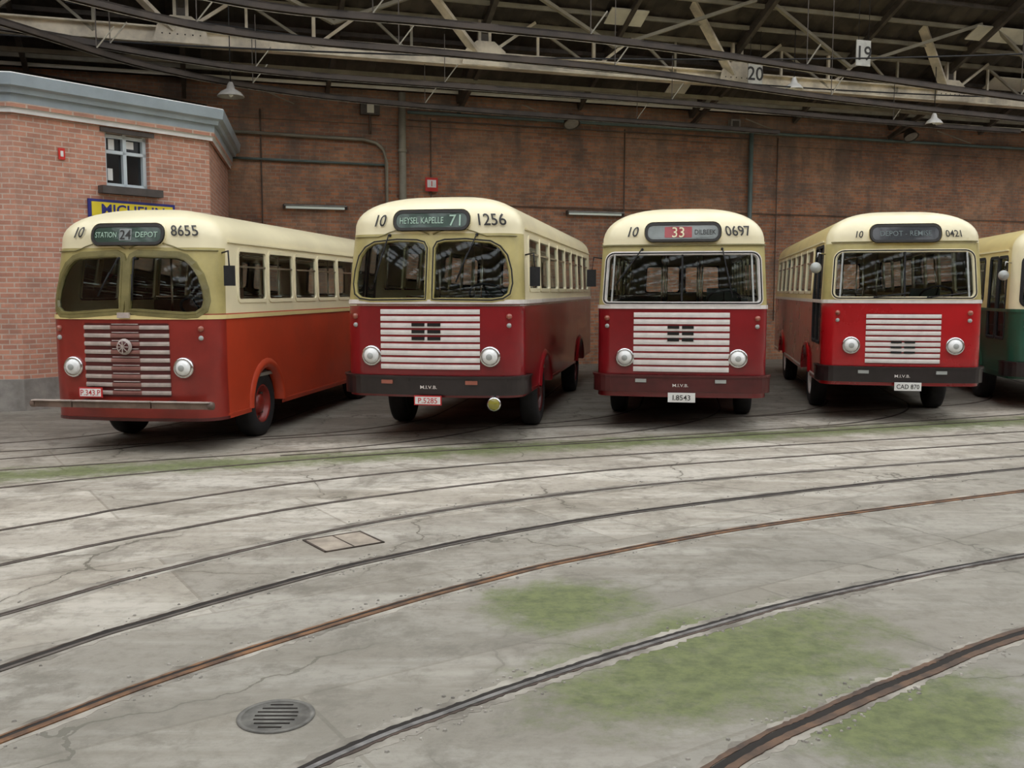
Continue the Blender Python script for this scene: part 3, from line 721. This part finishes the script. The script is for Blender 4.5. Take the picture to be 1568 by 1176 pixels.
pb.obj('pipework',None,HM)
def fixture(name,fn):
    mb=MB(); fn(mb); return mb.obj(name,None,HM)
def tubelamp(x0,x1,z):
    def f(mb):
        mb.box(((x0+x1)/2,-.08,z+.06),(x1-x0,.12,.06),'steel_dark'); mb.box(((x0+x1)/2,-.16,z+.05),(x1-x0,.20,.03),'stone_grey')
        mb.tube([(x0+.05,-.14,z),(x1-.05,-.14,z)],.03,'tube_light',8)
        for x in(x0,x1): mb.box((x,-.12,z+.02),(.04,.14,.1),'steel_dark')
    return f
fixture('fluorescent_lamp',tubelamp(-6.2,-4.6,4.25)); fixture('fluorescent_lamp',tubelamp(1.6,3.3,4.28))
def sign(mb):
    x=lx(-2.2); mb.box((x,-.13,4.95),(.34,.03,.36),'sign_red'); mb.box((x,-.15,4.97),(.24,.02,.2),'white_paint'); text_on(mb,'1',lambda a,z:Vector((a,-.165,z)),x,4.97,.14,'sign_red')
fixture('extinguisher_sign',sign)
def flood(x,z,s=1):
    def f(mb):
        mb.beam((x,-.02,z+.25),(x,-.5,z+.3),.04,.04,'steel_dark')
        mb.lathe([(.05,-.18),(.12,-.16),(.2,0),(.22,.12),(.24,.12)],(x,-.55,z+.15),(0,-.5,-.8),'steel_dark',16); mb.lathe([(.2,.1),(.001,.11)],(x,-.55,z+.15),(0,-.5,-.8),'stone_grey',16)
    return f
for X_,z in((1.45,6.6),(12.2,6.8)): fixture('flood_lamp',flood(lx(X_),z))
fixture('junction_box',lambda mb:(mb.box((lx(-3.75),-.10,6.85),(.5,.18,.32),'steel_dark'),mb.box((lx(-3.75),-.20,6.85),(.18,.02,.24),'roof_pale'),mb.tube([(lx(-3.75),-.10,6.7),(lx(-3.75),-.10,6.2)],.03,'pipe_brown')))
fixture('junction_box',lambda mb:(mb.box((lx(6.55),-.1,7.02),(.32,.18,.26),'stone_grey'),mb.box((lx(6.55),-.2,7.02),(.2,.02,.16),'steel_dark')))

# ---------------------------------------------------------------- roof, girders
rf=MB()
amp=.045; N=60*8; x0=-26
v=[];f=[]
for i in range(N+1):
    x=x0+60*i/N; zz=amp*math.sin(i*math.pi/2)
    v.append((x,.3,7.30+zz)); v.append((x,-6.0,7.45+.5*6.0+zz))
for i in range(N): f.append((2*i,2*i+1,2*i+3,2*i+2))
rf.add(v,f,'roof_sheet',False)
rf.obj('ceiling_sloped',None,HM)
fr=MB(); zt=10.85
fr.box((4,-5.9,10.55),(60,.12,.7),'roof_sheet')
k=5.9
while k<48:
    w=.5 if k<26 else 1.6  # unseen wider strips, shaped to dim light on near floor and bus fronts
    fr.box((4,-(k+w/2),zt),(60,w,.12),'roof_sheet'); fr.beam((-26,-(k+.1),zt-.2),(34,-(k+.1),zt-.2),.12,.28,'steel_dark')
    k+=2.6
x=-26
while x<34: fr.box((x,-27,zt+.02),(.09,42,.08),'steel_dark'); x+=.95
x=-22.5
while x<34: fr.box((x,-27,zt-.25),(.22,42,.4),'steel_dark'); x+=7.0
fr.obj('ceiling_glazed',None,HM)

gd=MB()
gy=-2.5; cz=7.72
gd.box((4,gy,cz-.16),(60,.30,.035),'girder_paint'); gd.box((4,gy,cz+.16),(60,.30,.035),'girder_paint'); gd.box((4,gy,cz),(60,.04,.32),'girder_paint')
for i in range(-3,5):
    x=lx(-8.12)+7.0*i
    for dx in(-.13,.13): gd.beam((x+dx,gy-.05,cz-.1),(x+dx,gy-.05,8.65),.07,.10,'girder_paint')
    gd.box((x,gy-.06,cz+.45),(.20,.02,.9),'steel_dark')
    v=[(x-.6,gy-.18,cz-.16),(x+.6,gy-.18,cz-.16),(x+.5,gy-.18,cz+.2),(x+.22,gy-.18,cz+.42),(x-.22,gy-.18,cz+.42),(x-.5,gy-.18,cz+.2)]
    v+=[(a,b_+.03,c_) for a,b_,c_ in v]; gd.add(v,[(0,1,2,3,4,5),(11,10,9,8,7,6)]+[(j,(j+1)%6,6+(j+1)%6,6+j) for j in range(6)],'girder_paint')
    for j in range(6):
        gd.lathe([(.018,0),(.012,.015),(0,.015)],(x-.4+.16*j,gy-.18,cz+.02),(0,-1,0),'steel_dark',6)
    gd.beam((x-.2,gy-.12,cz+.1),(x-2.2,gy-1.2,9.55),.24,.08,'girder_paint')
    gd.beam((x+.2,gy-.1,cz+.2),(x+1.3,gy-.1,8.7),.07,.07,'girder_paint')
    gd.beam((x+1.4,gy,cz),(x+1.4,gy,8.6),.06,.06,'girder_paint'); gd.beam((x+2.9,gy,cz),(x+2.9,gy,8.6),.08,.07,'girder_paint')
    gd.beam((x+2.9,gy,cz),(x+4.1,gy,8.65),.07,.07,'girder_paint'); gd.beam((x+2.9,gy,cz),(x+1.4,gy,8.6),.06,.06,'pipe_pale')
    gd.beam((x+5.2,gy,cz),(x+5.2,gy,8.6),.06,.06,'pipe_pale'); gd.beam((x+5.2,gy,cz),(x+4.1,gy,8.65),.06,.06,'pipe_pale')
    gd.beam((x,gy-1.6,9.3),(x+3.3,gy-.4,8.2),.10,.08,'pipe_pale'); gd.beam((x+3.3,gy-.4,8.2),(x+6.6,gy-1.6,9.3),.10,.08,'pipe_pale')
    gd.beam((x,gy,cz),(x,-.05,6.9),.10,.12,'steel_dark'); gd.beam((x,-5.9,10.1),(x,-.05,7.22),.12,.22,'steel_dark')
    gd.beam((x+3.5,-5.9,10.1),(x+3.5,-.05,7.22),.10,.16,'steel_dark')
    gd.beam((x+1.8,-.1,7.2),(x+2.6,-.7,6.75),.03,.03,'pipe_pale')
for kk in (.5,1.2,1.9,3.2,3.9,4.6,5.2): gd.beam((-26,-kk,7.28+.5*kk),(34,-kk,7.28+.5*kk),.08,.10,'steel_dark' if kk in(1.9,4.6) else 'pipe_pale')
gd.beam((-26,gy,8.62),(34,gy,8.62),.10,.12,'pipe_pale')
gd.beam((-26,-.25,7.38),(34,-.25,7.38),.05,.08,'roof_pale'); gd.beam((-26,-1.7,7.38),(34,-1.7,7.38),.08,.10,'pipe_pale')
gd.obj('roof_girder',None,HM)
rp=MB()
for x,k,w in((-5.3,3.4,1.7),(1.9,3.3,1.0),(12.9,3.9,2.0),(15.2,2.2,2.0),(4.5,1.1,.6)):
    z0=7.38+.5*k
    M=Matrix.Rotation(math.atan(-.5),3,'X'); rp.box((x,-k,z0-.20),(w,.55,.03),'roof_pale',M)
    for s in(-1,1): rp.beam((x+s*w*.4,-k,z0-.19),(x+s*w*.4,-k,z0+.0),.03,.03,'steel_dark')
rp.obj('roof_light_panels',None,HM)

# trolley wire troughs
def cr3(pts,step=8):
    P=[Vector(p) for p in pts]; P=[P[0]*2-P[1]]+P+[P[-1]*2-P[-2]]; o=[]
    for i in range(1,len(P)-2):
        for k in range(step):
            t=k/step; a,b_,c_,d=P[i-1:i+3]; o.append(.5*((2*b_)+(c_-a)*t+(2*a-5*b_+4*c_-d)*t*t+(3*b_-a-3*c_+d)*t**3))
    o.append(P[-2]); return o
tw=MB(); Z=6.6
T=[[(-10,13),(-8.5,16.5),(-7.25,19.6),(-5,22.1),(-1.6,24.0),(3.3,25.9),(7.5,27.6)],
   [(-9,11.5),(-6.5,15.4),(-4.5,17.3),(-1.2,18.6),(2.6,20.1),(7.4,22.8),(13.4,25.6),(18,27.5)],
   [(-7,12.5),(-4.2,15.4),(-1.07,16.6),(2.3,17.9),(6.5,20.1),(11.8,22.8),(17,25)],
   [(-12.5,15.5),(-9.2,17.7),(-7.0,19.9),(-4.8,21.4),(-1,22.8),(4,24.6),(10,27.2),(15,29)]]
for i,t in enumerate(T):
    C=cr3([(x,y,Z+(.25 if i==3 else 0)) for x,y in t]); n_=len(C)
    for j in range(n_-1):
        p,q_=C[j],C[j+1]; d=(q_-p).normalized(); s=Vector((-d.y,d.x,0))*.06
        tw.beam(p-d*.01,q_+d*.01,.14,.03,'trough_brown')
        for sg in(-1,1): tw.beam(p+s*sg-Vector((0,0,.04))-d*.01,q_+s*sg-Vector((0,0,.04))+d*.01,.02,.11,'trough_brown')
    tw.tube([p-Vector((0,0,.11)) for p in C],.009,'rail_bright',5)
    for j in range(4,n_,9):
        p=C[j]; tw.beam(p,p+Vector((0,0,1.1 if i in(0,3) else 2.2)),.015,.015,'steel_dark'); tw.beam(p+Vector((0,0,.03)),p+Vector((.3,.1,.45)),.022,.022,'pipe_pale')
tw.obj('trolley_wire_troughs')
hcb=MB()
for (p,q_,sag) in (((-14,19,7.3),(16,24,8.0),.5),((-9,20,7.9),(14,28,7.6),.35)):
    p=Vector(p);q_=Vector(q_); hcb.tube([p.lerp(q_,t/24)-Vector((0,0,sag*4*(t/24)*(1-t/24))) for t in range(25)],.02,'rubber',5)
hcb.obj('overhead_cables')
def pend(X,k,z,top,mat='white_paint',r=.24):
    mb=MB(); x=lx(X); mb.lathe([(.04,.26),(.07,.2),(.09,.12),(r*.75,.05),(r,-.03),(r,-.05),(r*.9,-.04),(.07,.08),(.001,.08)],(x,-k,z),(0,0,1),mat,20)
    mb.lathe([(.001,-.06),(.05,-.03),(.06,.03),(.03,.08)],(x,-k,z),(0,0,1),'lamp_white',10); mb.tube([(x,-k,z+.24),(x,-k,top)],.012,'rubber',5)
    mb.obj('pendant_lamp',None,HM)
pend(6.35,3.4,7.42,9.0); pend(11.0,3.0,6.85,8.8); pend(-7.2,4.0,6.25,9.3,'stone_grey',.28)
def numsign(X,k,z,txt):
    mb=MB(); x=lx(X); mb.box((x,-k,z),(.42,.03,.62),'sign_plate'); text_on(mb,txt,lambda a,zz:Vector((a,-k-.02,zz)),x,z,.34,'ink')
    for s in(-.15,.15): mb.tube([(x+s,-k,z+.3),(x+s,-k,7.3+.5*k)],.008,'rubber',5)
    mb.obj('bay_number_sign',None,HM)
numsign(5.35,3.2,7.75,'20'); numsign(7.2,5.0,8.0,'19')

# ---------------------------------------------------------------- brick office building
office=empty('brick_office_building')
pts=[Vector((-15,16.0,0)),Vector((-8.6,16.85,0)),Vector((-6.2,20.0,0)),Vector((-7.15,24.55,0))]
def seg(i,name,holes,extra=None):
    A,B=pts[i],pts[i+1]; d=(B-A); L=d.length; ang=math.atan2(d.y,d.x)
    M=Matrix.Translation(A)@Matrix.Rotation(ang,4,'Z')
    mb=wallmesh(0,L,0,5.45,.35,holes,'brick_office')
    if extra: extra(mb,L)
    o=mb.obj(name,None,M); o.parent=office; return M,L
def ex0(mb,L):
    mb.box((L/2,-.04,.28),(L+.08,.08,.56),'stone_grey')
    dx=L-1.2; mb.box((dx,-.02,1.5),(1.1,.08,2.6),'door_blue')
    for zz in(1.1,1.75,2.4): mb.box((dx,-.065,zz),(.8,.02,.5),'dark_pane')
    mb.box((dx,-.03,2.95),(1.3,.12,.25),'stone_grey')
def ex1(mb,L):
    mb.box((L/2,-.04,.28),(L+.08,.08,.56),'stone_grey')
    a,b_,z0,z1=1.7,2.6,4.05,5.05
    mb.box(((a+b_)/2,-.06,z0-.07),(b_-a+.35,.22,.14),'stone_dark'); mb.box(((a+b_)/2,-.01,z1+.04),(b_-a+.2,.06,.08),'stone_dark')
    for x in(a+.04,b_-.04,(a+b_)/2): mb.box((x,.14,(z0+z1)/2),(.07,.08,z1-z0),'window_white')
    for z in(z0+.05,z1-.05,z0+.66): mb.box(((a+b_)/2,.14,z),(b_-a,.08,.06),'window_white')
    mb.box(((a+b_)/2,.19,(z0+z1)/2),(b_-a,.02,z1-z0),'dark_pane')
    for x,z,w,h in ((1.92,4.86,.12,.2),(2.3,4.88,.16,.14),(1.88,4.30,.10,.22)): mb.box((x,.175,z),(w,.01,h),'cornice_white')
seg(0,'wall_side',[],ex0)
M1,L1=seg(1,'wall_angled',[(1.7,2.6,4.05,5.05)],ex1)
seg(2,'wall_return',[],lambda mb,L:mb.box((L/2,-.04,.28),(L+.08,.08,.56),'stone_grey'))
prof=[(.02,5.15,'brick_office'),(.08,5.15,'brick_office'),(.08,5.24,'cornice_white'),(.12,5.24,'cornice_white'),(.12,5.32,'brick_office'),(.13,5.46,'cornice_blue'),(.20,5.46,'cornice_blue'),(.22,5.54,'cornice_blue'),(.30,5.57,'cornice_blue'),(.33,5.76,'cornice_blue'),(.31,5.78,'cornice_white'),(-2.0,5.96,'roof_sheet')]
nr=[]
for i in range(len(pts)):
    ns=[]
    for j in(i-1,i):
        if 0<=j<len(pts)-1:
            d=(pts[j+1]-pts[j]).normalized(); ns.append(Vector((d.y,-d.x,0)))
    if len(ns)==2: m_=(ns[0]+ns[1]).normalized(); nr.append(m_/m_.dot(ns[0]))
    else: nr.append(ns[0])
cn=MB()
for j in range(len(prof)-1):
    v=[];f=[]
    for i,p in enumerate(pts):
        for o_,z_ in((prof[j][0],prof[j][1]),(prof[j+1][0],prof[j+1][1])):
            t=p+nr[i]*o_; v.append((t.x,t.y,z_))
    for i in range(len(pts)-1): f.append((2*i,2*i+2,2*i+3,2*i+1))
    cn.add(v,f,prof[j+1][2] if j else 'brick_office')
cn.add([(-15,16.2,5.9),(-8.5,17.0,5.9),(-6.25,20.1,5.9),(-7.2,24.5,5.9),(-15,24,5.9)],[(0,1,2,3,4)],'roof_sheet')
cn.obj('cornice',office)
sg=MB(); sg.box((2.2,-.03,3.62),(1.80,.03,.36),'sign_blue'); sg.box((2.2,-.05,3.62),(1.68,.02,.26),'sign_yellow')
text_on(sg,'MICHELIN',lambda a,z:Vector((a,-.065,z)),2.2,3.62,.19,'sign_blue',1.1,.02,1.55)
sg.obj('tyre_advert_sign',None,M1)
rs=MB(); rs.box((.85,-.02,4.55),(.12,.02,.2),'sign_red'); rs.box((.85,-.035,4.55),(.05,.01,.1),'white_paint'); rs.obj('fire_notice',None,M1)

# ---------------------------------------------------------------- world / lights / camera
w=bpy.data.worlds.new('overcast'); scene.world=w; w.use_nodes=True
bg=w.node_tree.nodes['Background']; bg.inputs[0].default_value=(.96,.975,1.0,1); bg.inputs[1].default_value=2.95
cam=bpy.data.cameras.new('camera'); co=bpy.data.objects.new('camera',cam); scene.collection.objects.link(co); scene.camera=co
cam.sensor_width=36; cam.lens=1500/1600*36; cam.clip_end=300
co.location=(0,0,2.1); co.rotation_euler=(R_(90-5.52),0,0)
try: scene.view_settings.view_transform='Standard'
except Exception as ex: print(ex)
